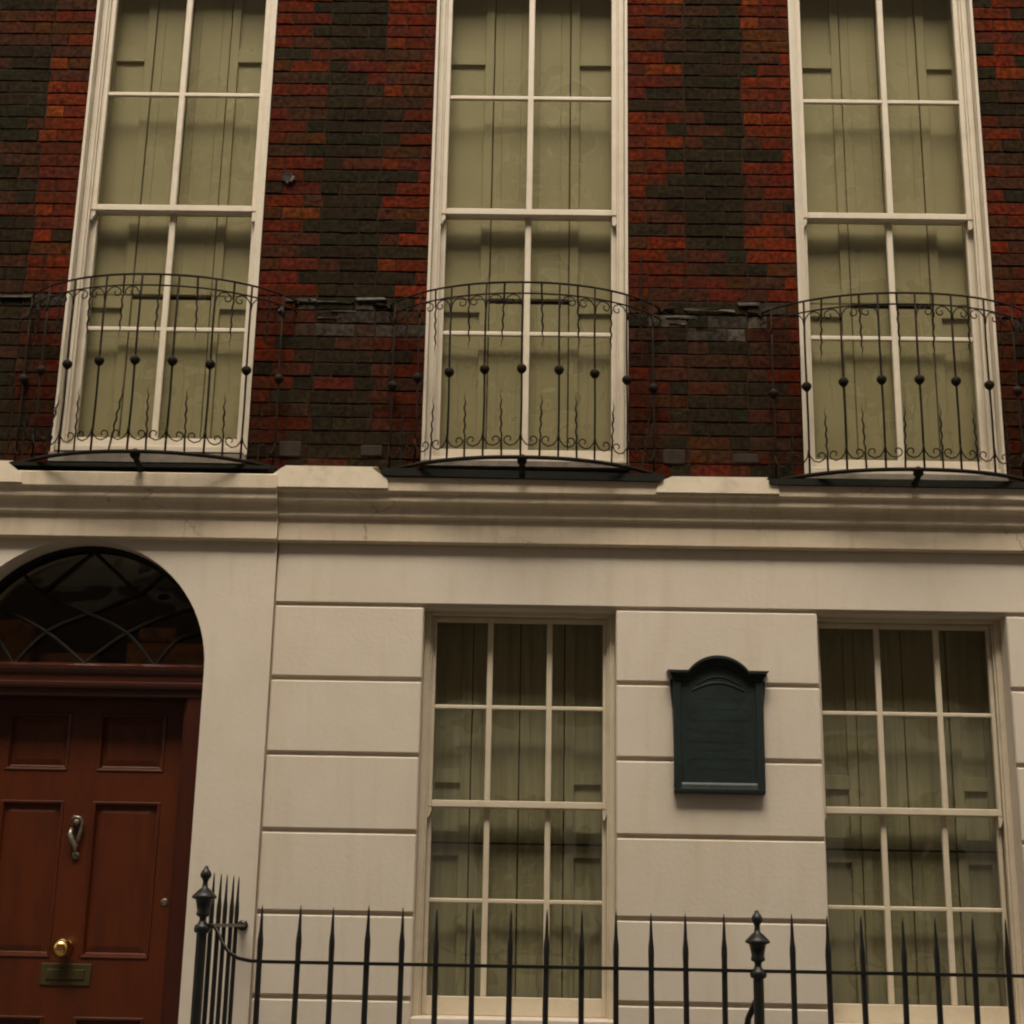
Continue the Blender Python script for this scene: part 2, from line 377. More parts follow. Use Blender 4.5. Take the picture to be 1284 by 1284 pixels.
# old scar between the balconies: slivers of pale mortar and lead on the wall
for (a, b, z, t, pr) in ((-1.395, -1.365, 4.775, .030, .03), (-1.36, -1.20, 4.836, .010, .030), (-1.19, -1.00, 4.834, .007, .014), (-.975, -.815, 4.846, .014, .032),
                         (.70, .86, 4.770, .008, .012), (.80, .98, 4.815, .009, .012), (.99, 1.07, 4.806, .012, .016), (1.09, 1.20, 4.842, .022, .030), (.86, .95, 4.700, .009, .012), (.72, .80, 4.735, .009, .012), (-1.18, -1.06, 4.74, .008, .010), (-1.11, -.98, 4.78, .007, .010),
                         (-2.95, -2.735, 4.838, .012, .030)):
    bm = NB(); box(bm, a, b, -pr*.55, .01, z, z+t, .002)
    for v in bm.verts: v.co.z += random.uniform(-.005, .004); v.co.y += random.uniform(-.004, .004); v.co.x += random.uniform(-.012, .012)
    obj('mortar_ledge', bm, M['ledge'], house)
# pad stones at the foot of the piers
padm = mat('pad_stone', (.040, .028, .021), (.022, .017, .013), .9, 20, .5, 60, .2, c3=(.03, .022, .016), s3=10, a3=.8)
for (a, b, z0, z1) in ((-1.345, -1.23, 3.955, 4.04), (-.915, -.80, 3.965, 4.025), (.675, .79, 3.945, 4.025), (1.04, 1.175, 3.955, 4.005)):
    bm = NB(); box(bm, a, b, -.010, .02, z0, z1, .005); obj('pad_stone', bm, padm, house)
# hole in the brickwork with a scrap of white sealant
bm = NB(); lathe_y(bm, [(.030, -.009), (.030, -.012), (.022, -.012), (.020, .02)], -1.392, 5.578, 10)
obj('vent_hole', bm, M['dark'], house)
bm = NB(); tube(bm, [(-1.372, -.014, 5.548), (-1.362, -.016, 5.56), (-1.358, -.014, 5.58)], .009, 6); tube(bm, [(-1.395, -.012, 5.543), (-1.385, -.014, 5.541)], .008, 6)
obj('sealant', bm, M['ledge'], house)

# ---------------------------------------------------------------- upper windows
def sash(x0, x1, z0, z1, y0, y1, vbars, hbars, st, top, bot, bar, vb=.034):
    """one sash as a frame with glazing bars; returns bm and pane rectangles"""
    bm = NB()
    box(bm, x0, x0+st, y0, y1, z0, z1, .003); box(bm, x1-st, x1, y0, y1, z0, z1, .003)
    box(bm, x0+st, x1-st, y0+.001, y1-.001, z0, z0+bot, .003); box(bm, x0+st, x1-st, y0+.001, y1-.001, z1-top, z1, .003)
    ys0, ys1 = y0+.004, y1-.006
    for xv in vbars: box(bm, xv-vb/2, xv+vb/2, ys0, ys1, z0+bot-.001, z1-top+.001, .004)
    for zv in hbars: box(bm, x0+st-.001, x1-st+.001, ys0+.002, ys1-.002, zv-bar/2, zv+bar/2, .004)
    xs = [x0+st] + list(vbars) + [x1-st]; zs = [z0+bot] + list(hbars) + [z1-top]
    rects = []
    for i in range(len(xs)-1):
        for j in range(len(zs)-1):
            a = xs[i] + (vb/2 if i else 0); b = xs[i+1] - (vb/2 if i < len(xs)-2 else 0)
            c = zs[j] + (bar/2 if j else 0); d = zs[j+1] - (bar/2 if j < len(zs)-2 else 0)
            rects.append((a, b, c, d))
    return bm, rects
def panes(rects, y, m, parent):
    for a, b, c, d in rects:
        bm = NB(); box(bm, a, b, y, y+.003, c, d); obj('pane', bm, m, parent)
def shutter_leaf(x0, x1, z0, z1, y, panelz, m, parent, side=0):
    """leaf with sunk panels: stiles and rails proud of a recessed field"""
    bm = NB(); st = min(.05, (x1-x0)*.25)
    box(bm, x0, x1, y+.020, y+.034, z0, z1)
    l, r = x0 + (0 if side == 1 else 0), x1
    sl = st; sr = st
    box(bm, x0, x0+sl, y, y+.020, z0, z1, .002); box(bm, x1-sr, x1, y, y+.020, z0, z1, .002)
    zz = [z0] + [v for p in panelz for v in p] + [z1]
    for k in range(0, len(zz), 2): box(bm, x0+sl, x1-sr, y+.0005, y+.020, zz[k], zz[k+1], .002)
    obj('shutter', bm, m, parent)
for wi, w in enumerate(UP):
    x0, x1, zb, c = w['x0'], w['x1'], w['zb'], w['c']
    YF = .055
    bm = NB()
    # plastered, painted reveals
    box(bm, x0-.001, x0+.014, -.003, YF, zb-.02, ZT); box(bm, x1-.014, x1+.001, -.003, YF, zb-.02, ZT)
    box(bm, x0, x1, -.002, YF, ZT-.014, ZT+.002)
    # sash box: jambs with staff bead, head, sill
    for s, xx in ((1, x0+.014), (-1, x1-.014)):
        a, b = sorted((xx, xx+s*.032)); box(bm, a, b, YF, .22, zb-.02, ZT, .003)
        a, b = sorted((xx+s*.032, xx+s*.042)); box(bm, a, b, YF+.012, YF+.026, zb-.02, ZT, .002)
    box(bm, x0+.046, x1-.046, YF, .22, ZT-.07, ZT, .003)
    box(bm, x0+.012, x1-.012, .02, .22, zb-.006, zb+.03, .004)
    win = obj('window', bm, M['wpaint'], house)
    bm = NB(); box(bm, x0-.002, x1+.002, -.028, .05, *((3.905, 3.958), (3.910, 3.944), (3.868, 3.897))[wi], .003); obj('sill', bm, M['sill'], win)
    sx0, sx1 = x0+.043, x1-.043
    zm = 5.432
    b_, rc = sash(sx0, sx1, zm-.018, ZT-.07, .085, .122, [c], [6.148], .040, .05, .036, .024)
    up = obj('upper_sash', b_, M['wpaint'], win); panes(rc, .105, M['glass'], win)
    # horns under the upper sash
    for xx in (sx0, sx1-.036):
        bm = NB(); prism_y(bm, [(xx, zm-.017), (xx+.036, zm-.017), (xx+.036, zm-.04), (xx+.018, zm-.075), (xx, zm-.075)], .09, .12)
        obj('sash_horn', bm, M['wpaint'], win)
    b_, rc = sash(sx0, sx1, zb+.031, zm+.016, .126, .163, [c-.003], [4.722], .040, .034, .075, .024)
    obj('lower_sash', b_, M['wpaint'], win); panes(rc, .145, M['glass'], win)
    # folding shutters in two tiers behind the glass
    ys = .205
    xs = [x0+.02, c-.215, c-.003, c+.228, x1-.02]
    for k in range(4):
        a, b = xs[k] + .003, xs[k+1] - .003
        outer = k in (0, 3)
        yy = ys + (.0 if outer else .006)
        for (t0, t1, pz) in ((zb-.02, 4.950 if outer else 4.930, [(4.06, 4.875)] if outer else []), (4.955 if outer else 4.962, ZT+.05, [(5.04, 6.43), (6.52, 6.98)] if outer else [])):
            shutter_leaf(a, b, t0, t1, yy, pz, M['shut'], win)
    bm = NB(); box(bm, x0-.02, x1+.02, .345, .36, zb-.1, ZT+.1); obj('light_block_board', bm, M['dark'], win)  # unseen dark board added behind the shutters to stop light leaks

# ---------------------------------------------------------------- ground floor wall: backing, rusticated blocks
bm = NB()
ge = [DC+DR+.10, G1['x0'], G1['x1'], G2['x0'], G2['x1'], XR]
def wallbox(x0, x1, z0, z1): box(bm, x0, x1, -.002, .34, z0, z1)
wallbox(-1.35, G1['x0'], .0, GT); wallbox(G1['x1'], G2['x0'], .0, GT); wallbox(G2['x1'], XR, .0, GT)
wallbox(-1.35, XR, GT, 3.80)
for g in (G1, G2): wallbox(g['x0'], g['x1'], .0, GB-.02)
stucco_wall = obj('stucco_wall', bm, M['stucco'], house)
grooves = [.12, .50, .875, 1.251, 1.640, 2.030, 2.405, 2.782, 3.163]
YB = -.024
for (a, b) in ((-1.312, G1['x0']), (G1['x1'], G2['x0']), (G2['x1'], XR)):
    for k in range(len(grooves)-1):
        bm = NB(); z0, z1 = grooves[k]+.0095, grooves[k+1]-.0095
        j = random.uniform(-.0008, .0008)
        box(bm, a+.0, b, YB+j, .0, z0+j, z1+j, .0065)
        # close the reveal side against the backing
        obj('stucco_block', bm, M['stucco'], stucco_wall)
for (a, b) in ((G1['x0'], G1['x1']), (G2['x0'], G2['x1'])):
    for k in range(3):
        bm = NB(); box(bm, a, b, YB, .0, grooves[k]+.0095, min(grooves[k+1]-.0095, GB-.03), .006); obj('stucco_block', bm, M['stucco'], stucco_wall)
bm = NB(); box(bm, -1.312, XR, YB-.001, .0, 3.173, 3.48, .004); obj('frieze_band', bm, M['stucco'], stucco_wall)

# door bay: plain stucco face with arched opening, proud of the rest
def arch_pts(r, n, cx=DC, cz=DS): return [(cx + r*math.cos(PI*k/n), cz + r*math.sin(PI*k/n)) for k in range(n+1)]
def arch_face(bm, y0, y1, xl, xr, zt, r, zb=0.0):
    n = 40; ap = arch_pts(r, n)
    inner = [(DC+r, zb)] + ap + [(DC-r, zb)]
    outer = []
    for (x, z) in inner:
        if z <= DS: outer.append((xr if x > DC else xl, z))
        else:
            a = math.atan2(z-DS, x-DC); t = (xr-DC if x > DC else DC-xl)
            tx = t/max(abs(math.cos(a)), 1e-6); tz = (zt-DS)/max(math.sin(a), 1e-6); q = min(tx, tz)
            outer.append((DC+q*math.cos(a), DS+q*math.sin(a)))
    F = [[bm.verts.new((x, y, z)) for x, z in L] for y in (y0, y1) for L in (inner, outer)]
    m_ = len(inner)
    for i in range(m_-1):
        bm.faces.new((F[0][i], F[0][i+1], F[1][i+1], F[1][i]))      # front
        bm.faces.new((F[2][i], F[3][i], F[3][i+1], F[2][i+1]))      # back
        bm.faces.new((F[0][i], F[2][i], F[2][i+1], F[0][i+1]))      # soffit / reveal
        bm.faces.new((F[1][i], F[1][i+1], F[3][i+1], F[3][i]))      # outer
    for i in (0, m_-1): bm.faces.new((F[0][i], F[1][i], F[3][i], F[2][i]))
bm = NB(); arch_face(bm, -.045, .30, XL, -1.318, 3.80, DR)
# fill the two upper corners cut off by the radial outer line
door_surround = obj('door_surround', bm, M['stucco'], house)
bm = NB()
for xa, xb in ((XL, -3.2), (-1.75, -1.319)): box(bm, xa, xb, -.0435, .29, 3.49, 3.80)
obj('surround_corner', bm, M['stucco'], house)

# ---------------------------------------------------------------- cornice
def cornice(x0, x1, o, m):
    prof = [(.0, 3.478), (-.066, 3.482), (-.071, 3.488), (-.074, 3.598), (-.080, 3.602), (-.094, 3.606), (-.098, 3.612), (-.101, 3.642), (-.102, 3.648),
            (-.108, 3.662), (-.120, 3.672), (-.138, 3.678), (-.141, 3.684), (-.144, 3.716), (-.148, 3.721), (-.161, 3.727), (-.164, 3.732), (-.167, 3.800), (-.160, 3.806), (.0, 3.818)]
    prof = [(y - o, z) if y < 0 else (y, z) for y, z in prof]
    bm = NB(); prism_x(bm, prof, x0, x1); return obj('cornice', bm, m, house)
    # (soffits stay flat: the photograph shows one thin shadow line under each member)
cornice(-1.312, XR, 0, M['stucco_cornice']); cornice(XL, -1.314, .02, M['stucco_cornice'])
for (a, b, c, d, zt, o) in ((-2.97, -2.905, -2.70, -2.62, 3.852, .019), (-1.365, -1.303, -.832, -.745, 3.853, .003), (.622, .674, 1.182, 1.250, 3.826, 0.0), (2.62, 2.69, 3.3, 3.36, 3.83, 0)):
    if a == -2.97: a, b = -3.3, -3.25
    bm = NB(); y = -.175 - o
    pts = [(a, 3.741), (a+.018, 3.80), (b+.005, zt-.012), (b+.03, zt), (d-.055, zt), (c, zt-.008), (d-.008, 3.79), (d, 3.741)]
    prism_y(bm, pts, y, .0)
    for v in bm.verts:
        if v.co.z > 3.82: v.co.z += random.uniform(-.003, .003)
        if v.co.z > 3.8 and v.co.y > -.01: v.co.z += .012
    obj('lead_capping', bm, M['lead'], house)

# ---------------------------------------------------------------- ground floor windows
for gi, g in enumerate((G1, G2)):
    x0, x1, c = g['x0'], g['x1'], g['c']
    bm = NB(); YF = .095; xw0 = x0; x0 = x0 - (.022 if gi else 0)
    for s, xx in ((1, x0), (-1, x1)):
        a, b = sorted((xx, xx+s*.030)); box(bm, a, b, YF, .22, GB-.02, GT+.01, .003)
        a, b = sorted((xx+s*.030, xx+s*.040)); box(bm, a, b, YF+.014, YF+.026, GB, GT, .002)
    box(bm, x0+.031, x1-.031, YF, .22, GT-.020, GT+.03, .003)
    win = obj('window', bm, M['gpaint'], house)
    bm = NB(); box(bm, xw0+.001, x1-.001, -.035, .25, GB-.04, GB+.052, .006); obj('sill', bm, M['stucco'], win)
    sx0, sx1 = x0+.038, x1-.038; vb = [c-.153, c+.153]
    b_, rc = sash(sx0, sx1, 2.168, GT-.022, .130, .165, vb, [2.672], .022, .026, .034, .021, .029)
    obj('upper_sash', b_, M['gpaint'], win); panes(rc, .148, M['glass'], win)
    for xx in (sx0, sx1-.022):
        bm = NB(); prism_y(bm, [(xx, 2.168), (xx+.022, 2.168), (xx+.022, 2.15), (xx+.010, 2.115), (xx, 2.115)], .133, .163)
        obj('sash_horn', bm, M['gpaint'], win)
    b_, rc = sash(sx0, sx1, GB+.053, 2.200, .169, .204, vb, [1.714], .022, .034, .088, .021, .029)
    obj('lower_sash', b_, M['gpaint'], win); panes(rc, .187, M['glass'], win)
    ys = .27; xs = [x0+.01, c-.245, c+.003, c+.235, x1-.01]
    for k in range(4):
        a, b = xs[k]+.003, xs[k+1]-.003; outer = k in (0, 3); yy = ys + (0 if outer else .006)
        for (t0, t1, pz) in ((GB-.02, 1.995, [(1.20, 1.935)] if outer else []), (2.004, GT+.05, [(2.06, 2.30), (2.37, 3.10)] if outer else [])):
            shutter_leaf(a, b, t0, t1, yy, pz, M['shutg'], win)
    bm = NB(); box(bm, x0-.05, x1+.05, .38, .40, GB-.1, GT+.1); box(bm, x0-.03, x0, .25, .38, GB-.1, GT+.1); box(bm, x1, x1+.03, .25, .38, GB-.1, GT+.1); obj('light_block_board', bm, M['dark'], win)  # unseen dark back and sides, added to keep stray light off the shutters

# ---------------------------------------------------------------- door, frame, fanlight
bm = NB()
box(bm, DC-DR+.003, -2.862, .10, .26, .2, 2.70, .004); box(bm, -1.755, DC+DR-.003, .10, .26, .2, 2.70, .004)
box(bm, -2.86, -2.845, .125, .24, .2, 2.70, .003); box(bm, -1.772, -1.757, .125, .24, .2, 2.70, .003)
door_frame = obj('door_frame', bm, M['dframe'], house)
bm = NB()
prism_x(bm, [(.28, 2.690), (.095, 2.690), (.088, 2.700), (.088, 2.722), (.070, 2.730), (.062, 2.742), (.062, 2.756), (.080, 2.764), (.080, 2.800), (.066, 2.812), (.058, 2.824), (.056, 2.842), (.072, 2.852), (.10, 2.862), (.28, 2.862)], DC-DR+.004, DC+DR-.004)
obj('transom', bm, M['dframe'], door_frame)
# leaf with sunk fields
Xa, Xb = -2.843, -1.774; mc = -2.300
bm = NB(); YD = .235
pl, prr = (-2.700, -2.374), (-2.226, -1.880)
zrows = [(.36, 1.128), (1.405, 2.172), (2.325, 2.62)]
box(bm, Xa, Xb, YD+.022, YD+.05, .21, 2.689)
for (a, b) in ((Xa, pl[0]), (pl[1], prr[0]), (prr[1], Xb)): box(bm, a, b, YD, YD+.022, .21, 2.689)
zz = [.21] + [v for p in zrows for v in p] + [2.689]
for k in range(0, len(zz), 2):
    for (a, b) in (pl, prr): box(bm, a, b, YD, YD+.022, zz[k], zz[k+1])
door = obj('front_door', bm, M['door'], house, label='dark red panelled front door with brass knob, knocker and letter plate')
for (a, b) in (pl, prr):
    for (c, d) in zrows:
        bm = NB(); e = .014
        # moulding frame: sloping inwards, then a flat field raised in the middle
        ring = [(0, YD-.001), (.004, YD-.007), (.014, YD-.004), (.024, YD+.018)]
        loops = [[(a+q, y, c+q), (b-q, y, c+q), (b-q, y, d-q), (a+q, y, d-q)] for q, y in ring]
        fld = [(.026, YD+.019), (.058, YD+.012)]
        loops += [[(a+q, y, c+q), (b-q, y, c+q), (b-q, y, d-q), (a+q, y, d-q)] for q, y in fld]
        VV = [[bm.verts.new(p) for p in L] for L in loops]
        for i in range(len(VV)-1):
            for k in range(4): bm.faces.new((VV[i][k], VV[i][(k+1) % 4], VV[i+1][(k+1) % 4], VV[i+1][k]))
        bm.faces.new(VV[-1])
        obj('panel', bm, M['door'], door)
bm = NB(); lathe_y(bm, [(.040, YD+.0), (.040, YD-.006), (.020, YD-.010), (.017, YD-.028), (.028, YD-.034), (.040, YD-.044), (.047, YD-.058), (.049, YD-.072), (.046, YD-.088), (.037, YD-.103), (.024, YD-.113), (.010, YD-.118), (.002, YD-.119)], -2.298, 1.452, 20)
obj('knob', bm, M['brass'], door, smooth=True)
bm = NB(); box(bm, -2.412, -2.158, YD-.008, YD, 1.272, 1.378, .004); box(bm, -2.380, -2.190, YD-.013, YD-.007, 1.300, 1.350, .004)
obj('letter_plate', bm, M['brassd'], door)
# knocker: boss, hanging ring and striker
bm = NB(); kx, kz = -2.294, 2.066
lathe_y(bm, [(.028, YD), (.028, YD-.008), (.018, YD-.016), (.018, YD-.030), (.010, YD-.036)], kx, kz, 14)
tube(bm, [(kx-.026, YD-.026, kz+.006), (kx-.012, YD-.032, kz+.026), (kx+.014, YD-.032, kz+.022), (kx+.030, YD-.028, kz-.004), (kx+.024, YD-.026, kz-.05), (kx+.010, YD-.028, kz-.10)], .009, 8)
tube(bm, [(kx-.022, YD-.030, kz-.030), (kx-.026, YD-.036, kz-.060), (kx-.014, YD-.040, kz-.090), (kx+.006, YD-.036, kz-.118), (kx+.006, YD-.028, kz-.150)], .012, 8, taper=[.008, .014, .015, .013, .009])
lathe_y(bm, [(.020, YD), (.020, YD-.006), (.012, YD-.018)], kx+.004, kz-.165, 12)
obj('knocker', bm, M['brassp'], door, smooth=True)
bm = NB(); lathe_y(bm, [(.018, YD), (.018, YD-.005), (.010, YD-.008)], -1.822, 1.682, 12); obj('lock', bm, M['brassp'], door)
bm = NB(); box(bm, DC-DR+.01, DC+DR-.01, .02, .30, .12, .205, .01); obj('threshold', bm, M['paving'], house)

# fanlight: frame ring, tracery, glass
bm = NB(); n = 40
rr = [(DR-.003, .10), (DR-.003, .19), (DR-.022, .19), (DR-.022, .12), (DR-.018, .105)]
L_ = [[bm.verts.new((DC+r*math.cos(PI*k/n), y, DS+.0+r*math.sin(PI*k/n))) for k in range(n+1)] for r, y in rr]
for i in range(len(rr)):
    for k in range(n): bm.faces.new((L_[i][k], L_[(i+1) % len(rr)][k], L_[(i+1) % len(rr)][k+1], L_[i][k+1]))
fan = obj('fanlight', bm, M['fanbar'], house, label='semicircular fanlight with thin interlacing bars over the door')
FR = DR-.024; fz = 2.862
def FP(u, v, y=.135): return (DC+u*FR, y, fz+v*(DS+FR-fz))
def crv(ctrl, n=12):
    out = []; P_ = [ctrl[0]]+list(ctrl)+[ctrl[-1]]
    for i in range(1, len(P_)-2):
        for k in range(n):
            t = k/n; p0, p1, p2, p3 = P_[i-1:i+3]
            out.append(tuple(.5*((2*p1[j])+(-p0[j]+p2[j])*t+(2*p0[j]-5*p1[j]+4*p2[j]-p3[j])*t*t+(-p0[j]+3*p1[j]-3*p2[j]+p3[j])*t**3) for j in (0, 1)))
    out.append(tuple(ctrl[-1])); return out
for s in (1, -1):
    for ctrl in ([(0, 1.0), (.17, .84), (.40, .62)], [(.40, .62), (.50, .71), (.585, .815)], [(-.40, .62), (-.04, .46), (.32, .28), (.56, .0)],
                 [(.86, .50), (.60, .42), (.28, .24), (.0, .0)], [(.95, .30), (.74, .22), (.58, .0)]):
        bm = NB(); pts = [FP(s*u, v) for u, v in crv(ctrl, 6)]
        tube(bm, pts, .0095, 6); obj('tracery_bar', bm, M['fanbar'], fan)
bm = NB(); cz = bm.verts.new((DC, .15, fz))
rim = [bm.verts.new((DC+(DR-.02)*math.cos(a), .15, DS+(DR-.02)*math.sin(a))) for a in [math.asin(.044/.626)+k*(PI-2*math.asin(.044/.626))/40 for k in range(41)]]
for k in range(40): bm.faces.new((cz, rim[k], rim[k+1]))
obj('pane', bm, M['fglass'], fan)
# hall behind
bm = NB()
box(bm, -3.2, -1.5, .34, 1.16, 3.50, 3.56)
obj('hall_ceiling', bm, M['plaster'], house)
bm = NB()
box(bm, -3.2, -1.5, 1.25, 1.32, .1, 3.68); box(bm, -3.25, -3.2, .34, 1.3, .1, 3.68); box(bm, -1.5, -1.45, .34, 1.3, .1, 3.68)
obj('hall_wall', bm, M['hall'], house)
bm = NB()
box(bm, -2.62, -2.32, .34, .42, 2.6, 2.955, .01); box(bm, -2.16, -1.60, .36, .44, 2.6, 3.02, .01); box(bm, -2.10, -1.9, .35, .47, 3.03, 3.10, .01); box(bm, -2.95, -2.68, .38, .45, 2.6, 3.14, .01)
obj('reflection_boards', bm, mat('reflection_brown', (.50, .17, .045), (.14, .05, .02), .4, 7), house)  # added boards, coloured to stand in for warm brown reflections in the fanlight
# body of the house behind the facade, roof
bm = NB()
box(bm, XL, XL+.2, .345, 7, 0, 9.4); box(bm, XR-.2, XR, .345, 7, 0, 9.4); box(bm, XL, XR, 7, 7.2, 0, 9.4); box(bm, XL+.2, XR-.2, 1.33, 1.4, 0.0, 9.3)
box(bm, XL, XR, -.08, 7.2, 9.402, 9.6)
obj('house_body', bm, M['opp'], house)

# ---------------------------------------------------------------- balconettes
def ring_xy(u, cx, hw, b): return cx + u*hw, -b*(max(0, 1-abs(u)**2.2))**.8
def ring_table(cx, hw, b, n=400):
    pts = []; s = 0; last = None
    for k in range(n+1):
        u = math.sin(-PI/2 + PI*k/n); x, y = ring_xy(u, cx, hw, b)
        if last: s += math.hypot(x-last[0], y-last[1])
        last = (x, y); pts.append((s, x, y))
    smid = min(pts, key=lambda q: abs(q[1]-cx))[0]
    return [(q[0]-smid, q[1], q[2]) for q in pts]
def at_s(tab, s):
    for i in range(len(tab)-1):
        if tab[i][0] <= s <= tab[i+1][0]:
            t = (s-tab[i][0])/max(1e-9, tab[i+1][0]-tab[i][0])
            x = tab[i][1]+t*(tab[i+1][1]-tab[i][1]); y = tab[i][2]+t*(tab[i+1][2]-tab[i][2])
            return x, y, math.atan2(tab[i+1][2]-tab[i][2], tab[i+1][1]-tab[i][1])
    return None
def mesh_of(bm, name, m, smooth=False):
    bmesh.ops.recalc_face_normals(bm, faces=bm.faces)
    me = bpy.data.meshes.new(name); bm.to_mesh(me); bm.free(); me.materials.append(m)
    if smooth:
        for p in me.polygons: p.use_smooth = True
    return me
def twisted(L, w, turns, plain):
    """square bar twisted about its own axis, plain foot, drawn out to a point"""
    bm = NB(); n = 26; rings = []
    for i in range(n+1):
        t = i/n; z = t*L; a = 0 if z < plain else (z-plain)/(L-plain)*turns*2*PI
        ww = w*(1 if t < .75 else max(.12, (1-t)/.25)); ox = 0 if z < plain else .0035*math.sin(a*1.0)
        oy = 0 if z < plain else .0035*math.cos(a*1.0)
        rings.append([bm.verts.new((ox+ww*.5*math.cos(a+PI/2*k), oy+ww*.5*math.sin(a+PI/2*k), z)) for k in range(4)])
    for i in range(n):
        for k in range(4): bm.faces.new((rings[i][k], rings[i][(k+1) % 4], rings[i+1][(k+1) % 4], rings[i+1][k]))
    bm.faces.new(rings[-1]); bm.faces.new(rings[0][::-1]); return bm
def scroll_pair(step):
    """C-scrolls either side of a short bar, springing from the tall bars; local x along the rail, z up"""
    bm = NB()
    for s in (1, -1):
        pts = [(s*step, 0, .125), (s*step*.93, 0, .085), (s*step*.72, 0, .058), (s*step*.45, 0, .050), (s*step*.20, 0, .062)]
        # curl
        cx, cz = s*step*.36, .083
        for k in range(9):
            a = -.9 + k*.62; r = .026*(1-k/12)
            pts.append((cx - s*r*math.cos(a), 0, cz + r*math.sin(a)))
        tube(bm, pts, .0036, 5)
    return bm
STEP = .0955
HT = .955
bar_me = None
def balcony(w, cx, hw, b, zt, zb, off, label):
    global bar_me, tw_up, tw_dn, ball_me, scr_me, scr_dn
    t = thing('balcony_railing', (cx, 0, zb), label, 'balcony', 'bowed wrought iron balconies at the first floor windows')
    tab = ring_table(cx, hw, b); smax = tab[-1][0]
    def ringmesh(z, r, n=60):
        bm = NB(); pts = []
        for k in range(n+1):
            s = -smax+.0005 + (2*smax-.001)*k/n; q = at_s(tab, s) or (cx+(hw if s > 0 else -hw), 0, 0)
            pts.append((q[0], q[1], z))
        tube(bm, pts, r, 6); return bm
    obj('top_rail', ringmesh(zt, .0056), M['iron'], t, smooth=True)
    obj('upper_rail', ringmesh(zt-.062, .0045), M['iron'], t, smooth=True)
    obj('bottom_rail', ringmesh(zb, .0105), M['iron'], t, smooth=True)
    if bar_me is None:
        bm = NB(); tube(bm, [(0, 0, 0), (.002, .001, HT*.3), (-.0015, 0, HT*.7), (0, 0, HT)], .0058, 6); bar_me = mesh_of(bm, 'bar', M['iron'], True)
        bm = NB(); lathe(bm, [(.006, -.028), (.013, -.023), (.022, -.013), (.0265, 0), (.024, .011), (.015, .020), (.006, .026)], 0, 0, 12); ball_me = mesh_of(bm, 'ball', M['iron'], True)
        tw_up = mesh_of(twisted(.36, .011, 4.2, .10), 'twisted_bar', M['iron'])
        b2 = twisted(.37, .011, 4.2, .10); bmesh.ops.scale(b2, vec=(1, 1, -1), verts=b2.verts); tw_dn = mesh_of(b2, 'twisted_bar', M['iron'])
        scr_me = mesh_of(scroll_pair(STEP), 'scroll', M['iron'], True)
        b2 = scroll_pair(STEP); bmesh.ops.scale(b2, vec=(1, 1, -1), verts=b2.verts); scr_dn = mesh_of(b2, 'scroll', M['iron'], True)
    kmax = int((smax+abs(off))/STEP)
    rnd = random.Random(int(cx*100))
    for k in range(-kmax-1, kmax+2):
        s = off + (k+.5)*2*STEP/2
        if abs(s) > smax-.02: continue
        x, y, a = at_s(tab, s)
        if k % 2 == 0:
            o = link('bar', bar_me, t, (x, y, zb)); o.scale = (1, 1, (zt-zb)/HT)
            o2 = link('ball', ball_me, o, (x, y, zb+(zt-zb)*.50))
            o2.scale = (1, 1, HT/(zt-zb))
        else:
            o = link('twisted_bar', tw_up, t, (x, y, zb)); o.rotation_euler = (rnd.uniform(-.03, .03), rnd.uniform(-.05, .05), a)
            if rnd.random() < .15: o.rotation_euler.y = rnd.uniform(.1, .3)
            o = link('twisted_bar', tw_dn, t, (x, y, zt)); o.rotation_euler = (rnd.uniform(-.02, .02), rnd.uniform(-.04, .04), a)
            if abs(s) + STEP < smax:
                o = link('scroll', scr_me, t, (x, y, zb+.012)); o.rotation_euler = (0, 0, a)
                if rnd.random() > .3 or abs(s) > .3:
                    o = link('scroll', scr_dn, t, (x, y, zt-.018)); o.rotation_euler = (0, 0, a)
    # bracket from the slab to the ring, end stays into the wall
    bm = NB(); tube(bm, [(cx, -.06, zb-.05), (cx, -.16, zb-.045), (cx, -.25, zb-.03), (cx, -b+.0, zb)], .016, 8)
    lathe(bm, [(.014, zb-.030), (.026, zb-.018), (.026, zb+.010), (.012, zb+.022)], cx, -b+.03, 10)
    obj('bracket', bm, M['iron'], t, smooth=True)
    for s in (-1, 1):
        bm = NB(); tube(bm, [(cx+s*hw, -.004, zt), (cx+s*(hw+.012), .0, zt+.002), (cx+s*(hw+.075), -.012, zt+.006)], .007, 6)
        lathe_y(bm, [(.016, -.012), (.016, .012)], cx+s*hw, zt, 10)
        obj('wall_stay', bm, M['iron'], t)
        bm = NB(); lathe_y(bm, [(.018, -.014), (.018, .012)], cx+s*hw, zb, 10); tube(bm, [(cx+s*hw, -.008, zb), (cx+s*hw, .02, zb)], .012, 6)
        obj('wall_fixing', bm, M['iron'], t)
    return t
balcony(W1, -2.020, .725, .335, 4.838, 3.868, .108, 'bowed black iron balcony railing at the left window, above the arched red door')
balcony(W2, -.062, .732, .335, 4.818, 3.866, -.057, 'bowed black iron balcony railing at the middle window, between the two brick piers')
balcony(W3, 1.935, .728, .300, 4.800, 3.842, -.023, 'bowed black iron balcony railing at the right window, above the right ground floor window')
# stone slabs under the balconettes
for (a, b, z0, z1, tl) in ((-2.735, -1.345, 3.832, 3.850, 0), (-.778, .662, 3.806, 3.846, -.012), (1.195, 2.66, 3.786, 3.818, 0)):
    bm = NB()
    pts = [(a, z1), (b, z1+tl), (b-.004, z0+.008+tl), (b-.022, z0+tl), (a+.022, z0), (a+.004, z0+.008)]
    prism_y(bm, pts, -.188, -.001)
    for v in bm.verts: v.co.x += random.uniform(-.003, .003)
    obj('balcony_slab', bm, M['slab'], house)

